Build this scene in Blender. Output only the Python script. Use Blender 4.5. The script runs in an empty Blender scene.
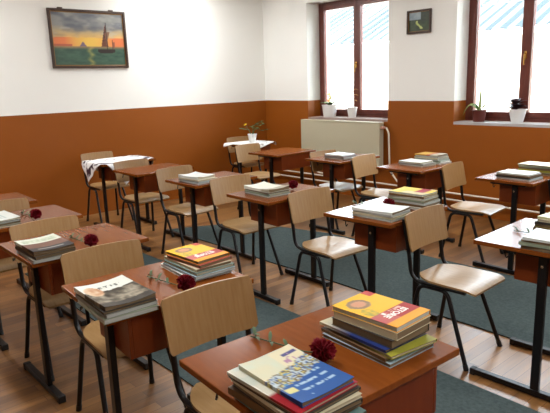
import bpy, bmesh, math, random
from mathutils import Vector, Matrix
random.seed(7)
SC = bpy.context.scene
COL = SC.collection
PI = math.pi
# ------------------------------------------------------------------ camera
CAM_H = 1.5639
F, PITCH, YAW, ROLL = 568.585, .2156, .8506, -.0329
fw = Vector((-math.sin(YAW)*math.cos(PITCH), math.cos(YAW)*math.cos(PITCH), -math.sin(PITCH)))
rt = Vector((math.cos(YAW), math.sin(YAW), 0)); up = rt.cross(fw)
rt2 = rt*math.cos(ROLL) + up*math.sin(ROLL); up2 = -rt*math.sin(ROLL) + up*math.cos(ROLL)
cam = bpy.data.objects.new('camera', bpy.data.cameras.new('camera')); COL.objects.link(cam)
cam.matrix_world = Matrix(((rt2.x, up2.x, -fw.x, 0), (rt2.y, up2.y, -fw.y, 0), (rt2.z, up2.z, -fw.z, CAM_H), (0, 0, 0, 1)))
cam.data.sensor_width = 36; cam.data.lens = F/550*36; cam.data.clip_start = .05; cam.data.clip_end = 200
SC.camera = cam
# ------------------------------------------------------------------ room numbers
XL, XR, YN, YW, ZC = -6.816, 2.2, -2.2, 5.859, 3.05
SILL, HEAD = 1.055, 2.62
ZB = 1.2875
WINS = [(-5.885, -4.47), (-3.545, -2.18), (-1.2, .2), (1.0, 2.0)]   # openings in the window wall
# ------------------------------------------------------------------ world, lights, exposure
w = bpy.data.worlds.new('sky'); SC.world = w; w.use_nodes = True
bg = w.node_tree.nodes['Background']; bg.inputs[0].default_value = (.80, .91, 1, 1); bg.inputs[1].default_value = 14.0
SC.view_settings.view_transform = 'Standard'; SC.view_settings.look = 'None'
SC.view_settings.gamma = 1; SC.view_settings.use_curve_mapping = False
SC.view_settings.exposure = 0.6
def area(name, loc, sx, sy, energy, color, rot=(0, 0, 0), portal=False):
    l = bpy.data.lights.new(name, 'AREA'); l.shape = 'RECTANGLE'; l.size = sx; l.size_y = sy
    l.energy = energy; l.color = color
    if portal: l.cycles.is_portal = True
    o = bpy.data.objects.new(name, l); COL.objects.link(o); o.location = loc; o.rotation_euler = rot
    return o
for x0, x1 in WINS:   # portals: steer the sky's samples through each opening, give no light themselves
    area('window_portal', ((x0+x1)/2, YW+.44, (SILL+HEAD)/2), x1-x0, HEAD-SILL, 1, (1, 1, 1), (-PI/2, 0, 0), True)
# ------------------------------------------------------------------ materials
def lin(c):
    return tuple(((v/255)/12.92 if v/255 <= .04045 else ((v/255+.055)/1.055)**2.4) for v in c)
def rgba(c): return (*lin(c), 1)
def mat(name, c, rough=.5, metal=0, spec=.5, emit=0):
    m = bpy.data.materials.new(name); m.use_nodes = True
    b = m.node_tree.nodes['Principled BSDF']
    b.inputs['Base Color'].default_value = rgba(c); b.inputs['Roughness'].default_value = rough
    b.inputs['Metallic'].default_value = metal; b.inputs['Specular IOR Level'].default_value = spec
    if emit:
        b.inputs['Emission Color'].default_value = rgba(c); b.inputs['Emission Strength'].default_value = emit
    return m
def N(m, t, **k):
    n = m.node_tree.nodes.new(t)
    for a, v in k.items(): setattr(n, a, v)
    return n
def L(m, a, b): m.node_tree.links.new(a, b)
def mottled(name, c1, c2, scale=(1, 1, 1), rough=.5, noise=3, detail=4, bump=0, spec=.5, dist=0):
    m = mat(name, c1, rough, 0, spec); b = m.node_tree.nodes['Principled BSDF']
    tc = N(m, 'ShaderNodeTexCoord'); mp = N(m, 'ShaderNodeMapping'); mp.inputs['Scale'].default_value = scale
    nz = N(m, 'ShaderNodeTexNoise'); nz.inputs['Scale'].default_value = noise; nz.inputs['Detail'].default_value = detail
    nz.inputs['Distortion'].default_value = dist
    cr = N(m, 'ShaderNodeValToRGB'); cr.color_ramp.elements[0].color = rgba(c1); cr.color_ramp.elements[1].color = rgba(c2)
    cr.color_ramp.elements[0].position = .3; cr.color_ramp.elements[1].position = .7
    L(m, tc.outputs['Object'], mp.inputs['Vector']); L(m, mp.outputs[0], nz.inputs['Vector'])
    L(m, nz.outputs[0], cr.inputs[0]); L(m, cr.outputs[0], b.inputs['Base Color'])
    if bump:
        bm_ = N(m, 'ShaderNodeBump'); bm_.inputs['Strength'].default_value = bump; bm_.inputs['Distance'].default_value = .002
        L(m, nz.outputs[0], bm_.inputs['Height']); L(m, bm_.outputs[0], b.inputs['Normal'])
    return m
def wall_mat(name='wall_paint'):
    m = mat(name, (235, 230, 212), .7, 0, .25); b = m.node_tree.nodes['Principled BSDF']
    geo = N(m, 'ShaderNodeNewGeometry'); sep = N(m, 'ShaderNodeSeparateXYZ'); L(m, geo.outputs['Position'], sep.inputs[0])
    gt = N(m, 'ShaderNodeMath', operation='GREATER_THAN'); gt.inputs[1].default_value = ZB; L(m, sep.outputs[2], gt.inputs[0])
    nz = N(m, 'ShaderNodeTexNoise'); nz.inputs['Scale'].default_value = 1.6; nz.inputs['Detail'].default_value = 5
    L(m, geo.outputs['Position'], nz.inputs['Vector'])
    cr = N(m, 'ShaderNodeValToRGB'); cr.color_ramp.elements[0].color = rgba((139, 74, 18)); cr.color_ramp.elements[1].color = rgba((147, 81, 24))
    L(m, nz.outputs[0], cr.inputs[0])
    cw = N(m, 'ShaderNodeValToRGB'); cw.color_ramp.elements[0].color = rgba((238, 238, 233)); cw.color_ramp.elements[1].color = rgba((243, 243, 238))
    L(m, nz.outputs[0], cw.inputs[0])
    mx = N(m, 'ShaderNodeMix', data_type='RGBA'); L(m, gt.outputs[0], mx.inputs[0]); L(m, cr.outputs[0], mx.inputs[6]); L(m, cw.outputs[0], mx.inputs[7])
    L(m, mx.outputs[2], b.inputs['Base Color'])
    mr = N(m, 'ShaderNodeMapRange'); mr.inputs[3].default_value = .42; mr.inputs[4].default_value = .85; L(m, gt.outputs[0], mr.inputs[0]); L(m, mr.outputs[0], b.inputs['Roughness'])
    bp = N(m, 'ShaderNodeBump'); bp.inputs['Strength'].default_value = .15; bp.inputs['Distance'].default_value = .004
    n2 = N(m, 'ShaderNodeTexNoise'); n2.inputs['Scale'].default_value = 14; L(m, geo.outputs['Position'], n2.inputs['Vector'])
    L(m, n2.outputs[0], bp.inputs['Height']); L(m, bp.outputs[0], b.inputs['Normal'])
    return m
def floor_mat():
    m = mat('laminate_floor', (140, 95, 60), .3); b = m.node_tree.nodes['Principled BSDF']
    geo = N(m, 'ShaderNodeNewGeometry'); mp = N(m, 'ShaderNodeMapping'); mp.inputs['Rotation'].default_value = (0, 0, PI/2)
    L(m, geo.outputs['Position'], mp.inputs['Vector'])
    br = N(m, 'ShaderNodeTexBrick'); br.inputs['Scale'].default_value = 1; br.inputs['Brick Width'].default_value = .62; br.inputs['Row Height'].default_value = .068
    br.inputs['Mortar Size'].default_value = .0012; br.inputs['Color1'].default_value = rgba((148, 104, 58)); br.inputs['Color2'].default_value = rgba((108, 70, 34)); br.inputs['Mortar'].default_value = rgba((70, 44, 26))
    br.offset = .37
    L(m, mp.outputs[0], br.inputs['Vector'])
    m2 = N(m, 'ShaderNodeMapping'); m2.inputs['Scale'].default_value = (22, 1.6, 1); L(m, geo.outputs['Position'], m2.inputs['Vector'])
    nz = N(m, 'ShaderNodeTexNoise'); nz.inputs['Scale'].default_value = 1.4; nz.inputs['Detail'].default_value = 6; L(m, m2.outputs[0], nz.inputs['Vector'])
    mr = N(m, 'ShaderNodeMapRange'); mr.inputs[1].default_value = .3; mr.inputs[2].default_value = .7; mr.inputs[3].default_value = .72; mr.inputs[4].default_value = 1.15; L(m, nz.outputs[0], mr.inputs[0])
    mx = N(m, 'ShaderNodeMix', data_type='RGBA', blend_type='MULTIPLY'); mx.inputs[0].default_value = 1
    L(m, br.outputs[0], mx.inputs[6]); L(m, mr.outputs[0], mx.inputs[7]); L(m, mx.outputs[2], b.inputs['Base Color'])
    r2 = N(m, 'ShaderNodeMapRange'); r2.inputs[3].default_value = .24; r2.inputs[4].default_value = .42; L(m, nz.outputs[0], r2.inputs[0]); L(m, r2.outputs[0], b.inputs['Roughness'])
    return m
M = {}
M['wall'] = wall_mat(); M['floor'] = floor_mat()
M['ceil'] = mat('ceiling_paint', (236, 234, 226), .9)
M['rug'] = mottled('grey_blue_carpet', (58, 68, 68), (74, 84, 82), (1, 1, 1), .95, 60, 3, .6, .1)
M['laminate'] = mottled('desk_laminate', (116, 60, 20), (128, 68, 26), (1.5, 12, 1), .2, 5, 5, spec=.14)
M['box'] = mottled('desk_box_board', (104, 42, 12), (112, 48, 16), (1.5, 10, 1.5), .3, 5, 5, spec=.35)
M['ply'] = mottled('beech_plywood', (150, 114, 70), (164, 130, 86), (3, 18, 3), .36, 4, 5, spec=.35)
M['plyv'] = mottled('beech_plywood_back', (146, 108, 62), (158, 122, 78), (3, 22, 2), .36, 4, 5, spec=.5)
M['black'] = mat('black_steel', (18, 17, 18), .38, .3)
M['plastic'] = mat('black_plastic', (14, 14, 14), .5)
M['steel'] = mat('bright_screw', (220, 218, 210), .25, 1)
M['frame'] = mottled('brown_window_frame', (92, 42, 32), (104, 50, 38), (4, 4, 1), .35, 5, 4)
M['sill'] = mat('window_sill_board', (150, 128, 120), .4)
M['sill2'] = mat('window_sill_grey', (176, 172, 172), .4)
M['rad'] = mat('radiator_enamel', (188, 182, 156), .35)
M['pipe'] = mat('pipe_enamel', (228, 220, 200), .35)
M['brass'] = mat('brass_handle', (214, 170, 96), .25, .9)
M['pages'] = mottled('page_edges', (156, 146, 120), (182, 172, 148), (1, 1, 160), .8, 2, 3)
M['pages2'] = mottled('page_edges_brown', (96, 78, 54), (128, 108, 78), (1, 1, 160), .8, 2, 3)
M['pages3'] = mottled('page_edges_white', (160, 162, 156), (190, 192, 186), (1, 1, 160), .8, 2, 3)
M['white'] = mat('white_ceramic', (226, 226, 224), .3)
M['clay'] = mat('dark_red_plastic_pot', (92, 34, 24), .5)
M['soil'] = mat('soil', (50, 36, 26), .95)
M['leaf'] = mat('green_leaf', (62, 96, 44), .45)
M['leaf2'] = mat('pale_green_leaf', (138, 156, 92), .5)
M['leafd'] = mat('dark_burgundy_leaf', (52, 26, 30), .5)
M['stem'] = mat('grey_green_stem', (58, 78, 32), .6)
M['carn'] = mat('dark_red_petal', (104, 6, 20), .7, 0, .15)
M['yflower'] = mat('yellow_petal', (246, 214, 40), .5)
M['cflower'] = mat('cream_petal', (236, 226, 150), .5)
M['lamp'] = mat('added_lamp_tube', (255, 244, 226), .5, 0, .5, 3.0)
M['darkframe'] = mat('dark_wood_frame', (58, 36, 22), .4)
M['gold'] = mat('gold_slip', (150, 110, 52), .4, .4)
M['bldg'] = mat('pale_render', (226, 206, 186), .9)
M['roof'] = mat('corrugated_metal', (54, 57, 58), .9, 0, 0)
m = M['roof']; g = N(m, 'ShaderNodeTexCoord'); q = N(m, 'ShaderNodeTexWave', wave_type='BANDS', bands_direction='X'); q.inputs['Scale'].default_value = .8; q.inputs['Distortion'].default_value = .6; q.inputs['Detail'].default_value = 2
cr = N(m, 'ShaderNodeValToRGB'); cr.color_ramp.elements[0].color = rgba((58, 64, 66)); cr.color_ramp.elements[1].color = rgba((96, 97, 94)); cr.color_ramp.elements[0].position = .35; cr.color_ramp.elements[1].position = .65  # light and dark bands paint the shading of the corrugation into the colour
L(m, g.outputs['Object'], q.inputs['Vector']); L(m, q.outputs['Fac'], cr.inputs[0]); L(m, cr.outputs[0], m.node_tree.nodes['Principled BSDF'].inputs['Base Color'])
M['gutter'] = mat('white_gutter', (235, 235, 235), .5)
M['ground'] = mat('yard_ground', (150, 146, 136), .95)
m = mat('printed_paper', (255, 255, 255), .45, 0, .18); a = N(m, 'ShaderNodeAttribute', attribute_name='Col'); L(m, a.outputs['Color'], m.node_tree.nodes['Principled BSDF'].inputs['Base Color']); M['print'] = m
m = mat('woven_cloth', (255, 255, 255), .9, 0, .1); a = N(m, 'ShaderNodeAttribute', attribute_name='Col'); L(m, a.outputs['Color'], m.node_tree.nodes['Principled BSDF'].inputs['Base Color']); M['cloth'] = m
m = mat('oil_paint', (255, 255, 255), .38); a = N(m, 'ShaderNodeAttribute', attribute_name='Col'); L(m, a.outputs['Color'], m.node_tree.nodes['Principled BSDF'].inputs['Base Color']); M['paint'] = m
m = bpy.data.materials.new('window_glass'); m.use_nodes = True; nt = m.node_tree; nt.nodes.clear()
o_ = nt.nodes.new('ShaderNodeOutputMaterial'); t_ = nt.nodes.new('ShaderNodeBsdfTransparent'); g_ = nt.nodes.new('ShaderNodeBsdfGlossy'); g_.inputs['Roughness'].default_value = .02
f_ = nt.nodes.new('ShaderNodeFresnel'); f_.inputs[0].default_value = 1.3; x_ = nt.nodes.new('ShaderNodeMixShader'); t_.inputs[0].default_value = (.97, .98, .98, 1)
nt.links.new(f_.outputs[0], x_.inputs[0]); nt.links.new(t_.outputs[0], x_.inputs[1]); nt.links.new(g_.outputs[0], x_.inputs[2]); nt.links.new(x_.outputs[0], o_.inputs[0]); M['glass'] = m
# ------------------------------------------------------------------ mesh helpers
def new(): return bmesh.new()
def add_box(bm, x0, x1, y0, y1, z0, z1, T=None):
    vs = [bm.verts.new(Vector(p) if T is None else T @ Vector(p)) for p in
          [(x0,y0,z0),(x1,y0,z0),(x1,y1,z0),(x0,y1,z0),(x0,y0,z1),(x1,y0,z1),(x1,y1,z1),(x0,y1,z1)]]
    for f in [(0,3,2,1),(4,5,6,7),(0,1,5,4),(1,2,6,5),(2,3,7,6),(3,0,4,7)]: bm.faces.new([vs[i] for i in f])
def add_tube(bm, pts, r, n=8, flat=None, cap=True):
    pts = [Vector(p) for p in pts]; rings = []
    ref = None
    for i, p in enumerate(pts):
        t = (pts[min(i+1, len(pts)-1)] - pts[max(i-1, 0)]).normalized()
        if ref is None:
            ref = Vector((0, 0, 1)) if abs(t.z) < .9 else Vector((0, 1, 0))
        u = (ref - t*ref.dot(t)).normalized(); v = t.cross(u); ref = u
        rr = r[i] if isinstance(r, (list, tuple)) else r
        rings.append([bm.verts.new(p + rr*(u*math.cos(2*PI*k/n) + v*math.sin(2*PI*k/n))) for k in range(n)])
    for a, b in zip(rings, rings[1:]):
        for k in range(n): bm.faces.new([a[k], a[(k+1) % n], b[(k+1) % n], b[k]])
    if cap:
        bm.faces.new(rings[0][::-1]); bm.faces.new(rings[-1])
def smooth_path(pts, r=.03, n=5):
    """round the inner corners of a polyline"""
    P = [Vector(p) for p in pts]; out = [P[0]]
    for a, b, c in zip(P, P[1:], P[2:]):
        d1 = (a-b); d2 = (c-b); q = min(r, d1.length*.49, d2.length*.49)
        s, e = b + d1.normalized()*q, b + d2.normalized()*q
        for k in range(n+1):
            t = k/n; out.append(s*(1-t)**2 + b*2*t*(1-t) + e*t*t)
    out.append(P[-1]); return out
def add_lathe(bm, prof, n=20, c=(0, 0, 0)):
    rings = []
    for r, z in prof:
        rings.append([bm.verts.new((c[0]+r*math.cos(2*PI*k/n), c[1]+r*math.sin(2*PI*k/n), c[2]+z)) for k in range(n)])
    for a, b in zip(rings, rings[1:]):
        for k in range(n): bm.faces.new([a[k], a[(k+1) % n], b[(k+1) % n], b[k]])
    bm.faces.new(rings[0][::-1]); bm.faces.new(rings[-1])
def add_slab(bm, fn, t, nu, nv):
    """closed curved sheet: fn(u,v)->(point, normal) ; thickness t"""
    A, B = [], []
    for i in range(nu+1):
        ra, rb = [], []
        for j in range(nv+1):
            p, n_ = fn(i/nu, j/nv); p = Vector(p); n_ = Vector(n_)
            ra.append(bm.verts.new(p)); rb.append(bm.verts.new(p - n_*t))
        A.append(ra); B.append(rb)
    for i in range(nu):
        for j in range(nv):
            bm.faces.new([A[i][j], A[i+1][j], A[i+1][j+1], A[i][j+1]]); bm.faces.new([B[i][j], B[i][j+1], B[i+1][j+1], B[i+1][j]])
    for i in range(nu):
        bm.faces.new([A[i][0], B[i][0], B[i+1][0], A[i+1][0]]); bm.faces.new([A[i][nv], A[i+1][nv], B[i+1][nv], B[i][nv]])
    for j in range(nv):
        bm.faces.new([A[0][j], A[0][j+1], B[0][j+1], B[0][j]]); bm.faces.new([A[nu][j], B[nu][j], B[nu][j+1], A[nu][j+1]])
def obj(name, bm, m, parent=None, smooth=False, bevel=0, loc=None, rot=None, seg=2):
    bmesh.ops.recalc_face_normals(bm, faces=bm.faces)
    me = bpy.data.meshes.new(name); bm.to_mesh(me); bm.free()
    me.materials.append(m)
    if smooth:
        for p in me.polygons: p.use_smooth = True
    o = bpy.data.objects.new(name, me); COL.objects.link(o)
    if smooth:
        try: me.set_sharp_from_angle(angle=math.radians(42))
        except Exception: pass
    if parent: o.parent = parent
    if loc: o.location = loc
    if rot: o.rotation_euler = rot
    if bevel:
        b = o.modifiers.new('bevel', 'BEVEL'); b.width = bevel; b.segments = seg; b.limit_method = 'ANGLE'
    return o
def tag(o, label, cat, group=None):
    o['label'] = label; o['category'] = cat
    if group: o['group'] = group
    elif 'group' in o.keys(): del o['group']
    return o
def thing(name, label, cat, loc=(0, 0, 0), rz=0, group=None):
    o = bpy.data.objects.new(name, None); COL.objects.link(o); o.empty_display_size = .1
    o.location = loc; o.rotation_euler = (0, 0, rz)
    return tag(o, label, cat, group)
def struct(name, bm, m, parent=None, **k):
    o = obj(name, bm, m, parent, **k)
    if not parent: o['kind'] = 'structure'
    return o
def dup(root, loc, rz, label, group=None, scale=None):
    r = root.copy(); COL.objects.link(r); r.location = loc; r.rotation_euler = (0, 0, rz)
    if scale: r.scale = scale
    tag(r, label, r['category'], group)
    for ch in list(root.children):
        c = ch.copy(); COL.objects.link(c); c.parent = r
        for g in ch.children:
            d = g.copy(); COL.objects.link(d); d.parent = c
    return r
def cellrand(i, j, s=0):
    v = math.sin(i*127.1 + j*311.7 + s*74.7)*43758.5453
    return v - math.floor(v)
def mixc(a, b, t): return tuple(x*(1-t)+y*t for x, y in zip(a, b))
def vnoise(x, y, s=0):
    i, j = math.floor(x), math.floor(y); fx, fy = x-i, y-j
    fx = fx*fx*(3-2*fx); fy = fy*fy*(3-2*fy)
    a = cellrand(i, j, s)*(1-fx)+cellrand(i+1, j, s)*fx; b = cellrand(i, j+1, s)*(1-fx)+cellrand(i+1, j+1, s)*fx
    return a*(1-fy)+b*fy
def fbm(x, y, s=0): return (vnoise(x, y, s)*.55+vnoise(x*2.1, y*2.1, s+3)*.3+vnoise(x*4.3, y*4.3, s+5)*.15)
def paint_mesh(me, fn, k=1.0):
    """colour attribute from a function of the point"""
    at = me.color_attributes.new('Col', 'FLOAT_COLOR', 'POINT')
    for i, v in enumerate(me.vertices): at.data[i].color = (*[q*k for q in lin(fn(v.co))], 1)
# ------------------------------------------------------------------ the room
bm = new(); add_box(bm, XL-.2, XR+.2, YN-.2, YW, -.12, 0); struct('floor', bm, M['floor'])
bm = new(); add_box(bm, XL-.2, XR+.2, YN-.2, YW+.46, ZC, ZC+.15); struct('ceiling', bm, M['ceil'])
bm = new(); add_box(bm, XL-.2, XL, YN-.2, YW+.46, -.12, ZC); struct('wall_left', bm, M['wall'])
bm = new(); add_box(bm, XR, XR+.2, YN-.2, YW+.46, -.12, ZC); struct('wall_right', bm, M['wall'])
bm = new(); add_box(bm, XL, XR, YN-.2, YN, -.12, ZC); struct('wall_back', bm, M['wall'])
bm = new()
add_box(bm, XL, XR, YW, YW+.46, -.12, SILL-.03); add_box(bm, XL, XR, YW, YW+.46, HEAD, ZC)
edges = [XL] + [v for p in WINS for v in p] + [XR]
for a_, b_ in zip(edges[::2], edges[1::2]): add_box(bm, a_, b_, YW, YW+.46, SILL-.03, HEAD)
struct('wall_windows', bm, M['wall'])
FY = YW+.25
for i, (x0, x1) in enumerate(WINS):
    wn = bpy.data.objects.new('window_%d' % (i+1), None); COL.objects.link(wn); wn['kind'] = 'structure'; wn.location = ((x0+x1)/2, FY, SILL)
    def wp(name, boxes, m_, bev=.004, par=wn):
        bm = new()
        for b in boxes: add_box(bm, b[0]-wn.location.x, b[1]-wn.location.x, b[2]-FY, b[3]-FY, b[4]-SILL, b[5]-SILL)
        return obj(name, bm, m_, par, bevel=bev)
    xm = (x0+x1)/2; t = .05
    wp('window_frame', [(x0, x0+t, FY, FY+.07, SILL, HEAD), (x1-t, x1, FY, FY+.07, SILL, HEAD), (x0+t, x1-t, FY, FY+.07, SILL, SILL+t), (x0+t, x1-t, FY, FY+.07, HEAD-t, HEAD)], M['frame'])
    for k, (a_, b_) in enumerate(((x0+t, xm), (xm, x1-t))):
        s = .055; z0, z1 = SILL+t, HEAD-t
        sa = wp('sash', [(a_, a_+s, FY-.015, FY+.05, z0, z1), (b_-s, b_, FY-.015, FY+.05, z0, z1), (a_+s, b_-s, FY-.015, FY+.05, z0, z0+s), (a_+s, b_-s, FY-.015, FY+.05, z1-s, z1)], M['frame'])
        wp('pane', [(a_+s, b_-s, FY+.015, FY+.021, z0+s, z1-s)], M['glass'], 0, sa)
    bm = new(); add_box(bm, -.013, .013, -.028, -.015, .66, .74); add_tube(bm, smooth_path([(0, -.02, .715), (0, -.05, .715), (0, -.05, .60)], .01), .008, 8)
    obj('window_handle', bm, M['brass'], wn, True)
    wp('window_sill', [(x0-.0 if i else x0, x1, YW-.0, FY, SILL-.03, SILL)], M['sill'] if i == 0 else M['sill2'], 0)
# heating pipes along the window wall
def pipe(name, pts, r, label, group=None):
    bm = new(); add_tube(bm, smooth_path(pts, .05, 6), r, 10); tag(obj(name, bm, M['pipe'], smooth=True), label, 'pipe', group)
pipe('heating_pipe', [(XL+.02, YW-.035, .235), (XR-.02, YW-.035, .235)], .011, 'upper of the two cream heating pipes running low along the window wall')
pipe('heating_pipe', [(XL+.02, YW-.035, .155), (XR-.02, YW-.035, .155)], .011, 'lower of the two cream heating pipes running low along the window wall')
# rugs
def rug(name, pts, label):
    bm = new(); n = 40
    def edge(a, b, k): return [tuple(a[q]+(b[q]-a[q])*i/k for q in (0, 1)) for i in range(k)]
    ring = []
    for a_, b_ in zip(pts, pts[1:]+pts[:1]): ring += edge(a_, b_, 24)
    ring = [(x+.006*math.sin(7*y+3*x), y+.006*math.sin(5*x+1.3*y)) for x, y in ring]
    vt = [bm.verts.new((x, y, .009)) for x, y in ring]; vb = [bm.verts.new((x, y, .0005)) for x, y in ring]
    bm.faces.new(vt); bm.faces.new(vb[::-1])
    for i in range(len(ring)): j = (i+1) % len(ring); bm.faces.new([vb[i], vb[j], vt[j], vt[i]])
    tag(obj(name, bm, M['rug']), label, 'carpet')
rug('carpet_runner', [(-5.36, 3.14), (1.4, 3.15), (1.4, 4.20), (-3.9, 4.20), (-4.63, 4.0), (-5.07, 3.76), (-5.30, 3.3)], "grey blue carpet runner between the middle and window rows of desks")
rug('carpet_runner', [(-5.0, 1.46), (1.4, 1.45), (1.4, 2.50), (-5.0, 2.49)], "grey blue carpet runner between the nearest and middle rows of desks")
# radiator
R = thing('radiator', 'flat cream panel radiator under the left window', 'radiator', (-5.215, YW-.07, .44))
bm = new(); add_box(bm, -.70, .70, -.045, -.03, 0, .57); add_box(bm, -.70, .70, .02, .035, .01, .56)
for k in range(27): x = -.66+k*.0507; add_box(bm, x, x+.02, -.03, .02, .02, .55)
obj('panel', bm, M['rad'], R, bevel=.004)
bm = new(); add_box(bm, -.705, .705, -.05, .04, .57, .585)
for k in range(40): x = -.68+k*.0345; add_box(bm, x, x+.02, -.042, .032, .585, .588)
obj('top_grille', bm, M['rad'], R, bevel=.003)
for s in (-1, 1):
    bm = new(); add_box(bm, s*.703-.003, s*.703+.003, -.047, .037, .0, .57); obj('side_cover', bm, M['rad'], R)
bm = new(); add_tube(bm, [(.70, 0, .52), (.76, 0, .52)], .012, 10); add_tube(bm, [(.74, 0, .52), (.74, -.05, .52)], .018, 12); obj('valve', bm, mat('valve_pinkish', (196, 150, 130), .4), R, True)
for s in (-1, 1):
    bm = new(); add_box(bm, s*.385-.015, s*.385+.015, .035, .069, .1, .5); obj('bracket', bm, M['rad'], R)
xr = -5.215+.776
pipe('radiator_pipe', [(xr, YW-.07, .96), (xr+.04, YW-.07, .9), (xr+.045, YW-.05, .42), (xr+.18, YW-.035, .262), (xr+.32, YW-.035, .262)], .011, 'cream pipe curving down from the right end of the radiator')
xl = -5.215-.60
pipe('radiator_pipe', [(xl, YW-.07, .438), (xl+.0, YW-.06, .37), (xl+.16, YW-.05, .275), (xl+.6, YW-.04, .262)], .011, 'cream pipe curving out from the lower left corner of the radiator')
# ceiling lamps added out of view to fill the interior with light
for i, (x, y) in enumerate([(-6.0, 1.0), (-2.4, 1.0), (.8, 1.0), (-6.0, 4.2), (-2.4, 4.2), (.8, 4.2)]):
    t = thing('added_ceiling_lamp', 'long fluorescent ceiling lamp added out of view as fill light', 'lamp', (x, y, ZC-.09), 0, 'added fluorescent ceiling lamps')
    t['label'] = 'long white fluorescent lamp added on the unseen classroom ceiling as fill light'
    bm = new(); add_box(bm, -.62, .62, -.08, .08, .04, .089); obj('added_lamp_housing', bm, M['white'], t, bevel=.005)
    for s in (-1, 1):
        bm = new(); add_tube(bm, [(-.6, s*.04, .02), (.6, s*.04, .02)], .013, 10); obj('added_lamp_tube', bm, M['lamp'], t, True)
    area('added_fill_light', (x, y, ZC-.1), 1.2, .15, 29, (.97, .98, 1))
# ------------------------------------------------------------------ outside
bm = new(); add_box(bm, -40, 30, YW+.5, 60, -1.2, -1.0); struct('ground_outside', bm, M['ground'])
BY = YW+9
bb = thing('neighbour_building', "pale building with corrugated metal roof seen through the right window", 'building', (-7, BY, -1))
zg = 2.68
bm = new(); add_box(bm, -14, 17, 0, 6, 0, zg+1-.12); obj('wall', bm, M['bldg'], bb)
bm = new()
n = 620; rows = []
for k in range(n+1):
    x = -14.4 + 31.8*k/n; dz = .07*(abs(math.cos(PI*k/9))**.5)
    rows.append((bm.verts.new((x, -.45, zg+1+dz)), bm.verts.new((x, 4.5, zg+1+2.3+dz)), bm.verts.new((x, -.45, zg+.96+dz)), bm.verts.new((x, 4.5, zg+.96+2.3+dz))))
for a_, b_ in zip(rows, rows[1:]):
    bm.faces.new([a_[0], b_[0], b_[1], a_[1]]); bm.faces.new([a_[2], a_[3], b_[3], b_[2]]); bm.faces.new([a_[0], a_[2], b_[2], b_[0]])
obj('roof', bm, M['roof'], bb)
bm = new(); add_box(bm, -14.4, 17.4, -.58, -.46, zg+.84, zg+.95); obj('gutter', bm, M['gutter'], bb, bevel=.02)
# ------------------------------------------------------------------ desks
A_, B_, TH = .4998, .6409, .76
def make_desk():
    t = thing('student_desk', 'desk', 'desk')
    bm = new(); add_box(bm, -A_/2, A_/2, -B_/2, B_/2, .738, .76); obj('tabletop', bm, M['laminate'], t, bevel=.003)
    x0, x1, y0, y1 = -.068, .234, -.238, .238; k = .014
    bm = new(); add_box(bm, x0, x1, y0, y0+k, .575, .737); add_box(bm, x0, x1, y1-k, y1, .575, .737); add_box(bm, x1-k, x1, y0+k, y1-k, .575, .737); add_box(bm, x0, x1-k, y0+k, y1-k, .575, .575+k)
    obj('storage_box', bm, M['box'], t, bevel=.002)
    for s in (-1, 1):
        bm = new(); add_box(bm, .052, .094, s*.252-.0125, s*.252+.0125, .036, .737); add_box(bm, -.14, .16, s*.252-.0125, s*.252+.0125, .715, .737)
        lg = obj('leg', bm, M['black'], t, bevel=.003)
        bm = new(); add_box(bm, -.262, .242, s*.252-.018, s*.252+.018, .006, .036); obj('foot_bar', bm, M['black'], lg, bevel=.003)
        bm = new(); add_box(bm, -.264, -.235, s*.252-.020, s*.252+.020, 0, .038); obj('foot_cap', bm, M['plastic'], lg, bevel=.004); bm = new(); add_box(bm, .216, .244, s*.252-.020, s*.252+.020, 0, .038); obj('foot_cap', bm, M['plastic'], lg, bevel=.004)
        bm = new(); add_tube(bm, [(.073, s*.264, .675), (.073, s*.270, .675)], .007, 10); obj('bolt', bm, M['steel'], lg, True)
        bm = new(); add_tube(bm, smooth_path([(-.1, s*.285, .738), (-.1, s*.285, .705), (-.085, s*.30, .695), (-.07, s*.305, .712)], .008), .0035, 8); obj('bag_hook', bm, M['black'], t, True)
    return t
POS = {1:(-1.355,.809,-3.5,1.018,1.059),2:(-2.285,.796,-3.3,.98,1.004),3:(-3.209,.818,.2,1.035,.975),4:(-4.043,.804,-.1,.984,1),5:(-4.803,.781,-.8,.982,1),
 6:(-5.28,2.494,-.2,.999,.986),7:(-4.314,2.516,-.7,.986,.999),8:(-3.366,2.477,-1.3,.98,1.019),9:(-5.233,4.194,1.2,1.0,.989),10:(-4.28,4.198,-.6,.98,1),11:(-3.319,4.181,-.5,.99,1),
 12:(-2.405,2.499,2.7,.991,.988),13:(-2.337,4.19,-.9,.955,1),14:(-1.418,2.541,1.7,1.003,.948),'A':(-6.21,2.60,0,1,1),'B':(-6.34,4.60,-3,.85,.85)}
DL = {1:'reddish brown student desk nearest the camera, holding the blue workbook and yellow history textbooks',
2:"reddish brown student desk at lower left holding the dark magazine and yellow topped stack",
3:'reddish brown student desk at left edge with a brown and white magazine stack and carnation',
4:'reddish brown student desk at far left, a red carnation lying near its middle',
5:'student desk farthest left, bare top cut off by the photo edge',
6:"bare student desk of the middle row, in front of the patterned cloth desk",
7:'student desk in the middle row with one low white topped book stack and no carnation',
8:'student desk at photo centre with curled white papers and a bright carnation',
9:'bare student desk near the corner, in front of the potted plant desk',
10:'student desk in front of the radiator with a single low white book stack',
11:'student desk under the small landscape picture with two book stacks',
12:"student desk right of centre with white glaring top and two book stacks",
13:'student desk below the right window with a low white stack and a greenish stack',
14:'student desk at right edge with pale shining top, leaves and white paper stack',
'A':'student desk against the left wall covered by a patterned white cloth',
'B':'small desk in the room corner covered by a white cloth under a potted plant'}
desk0 = make_desk(); DESK = {}
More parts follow.
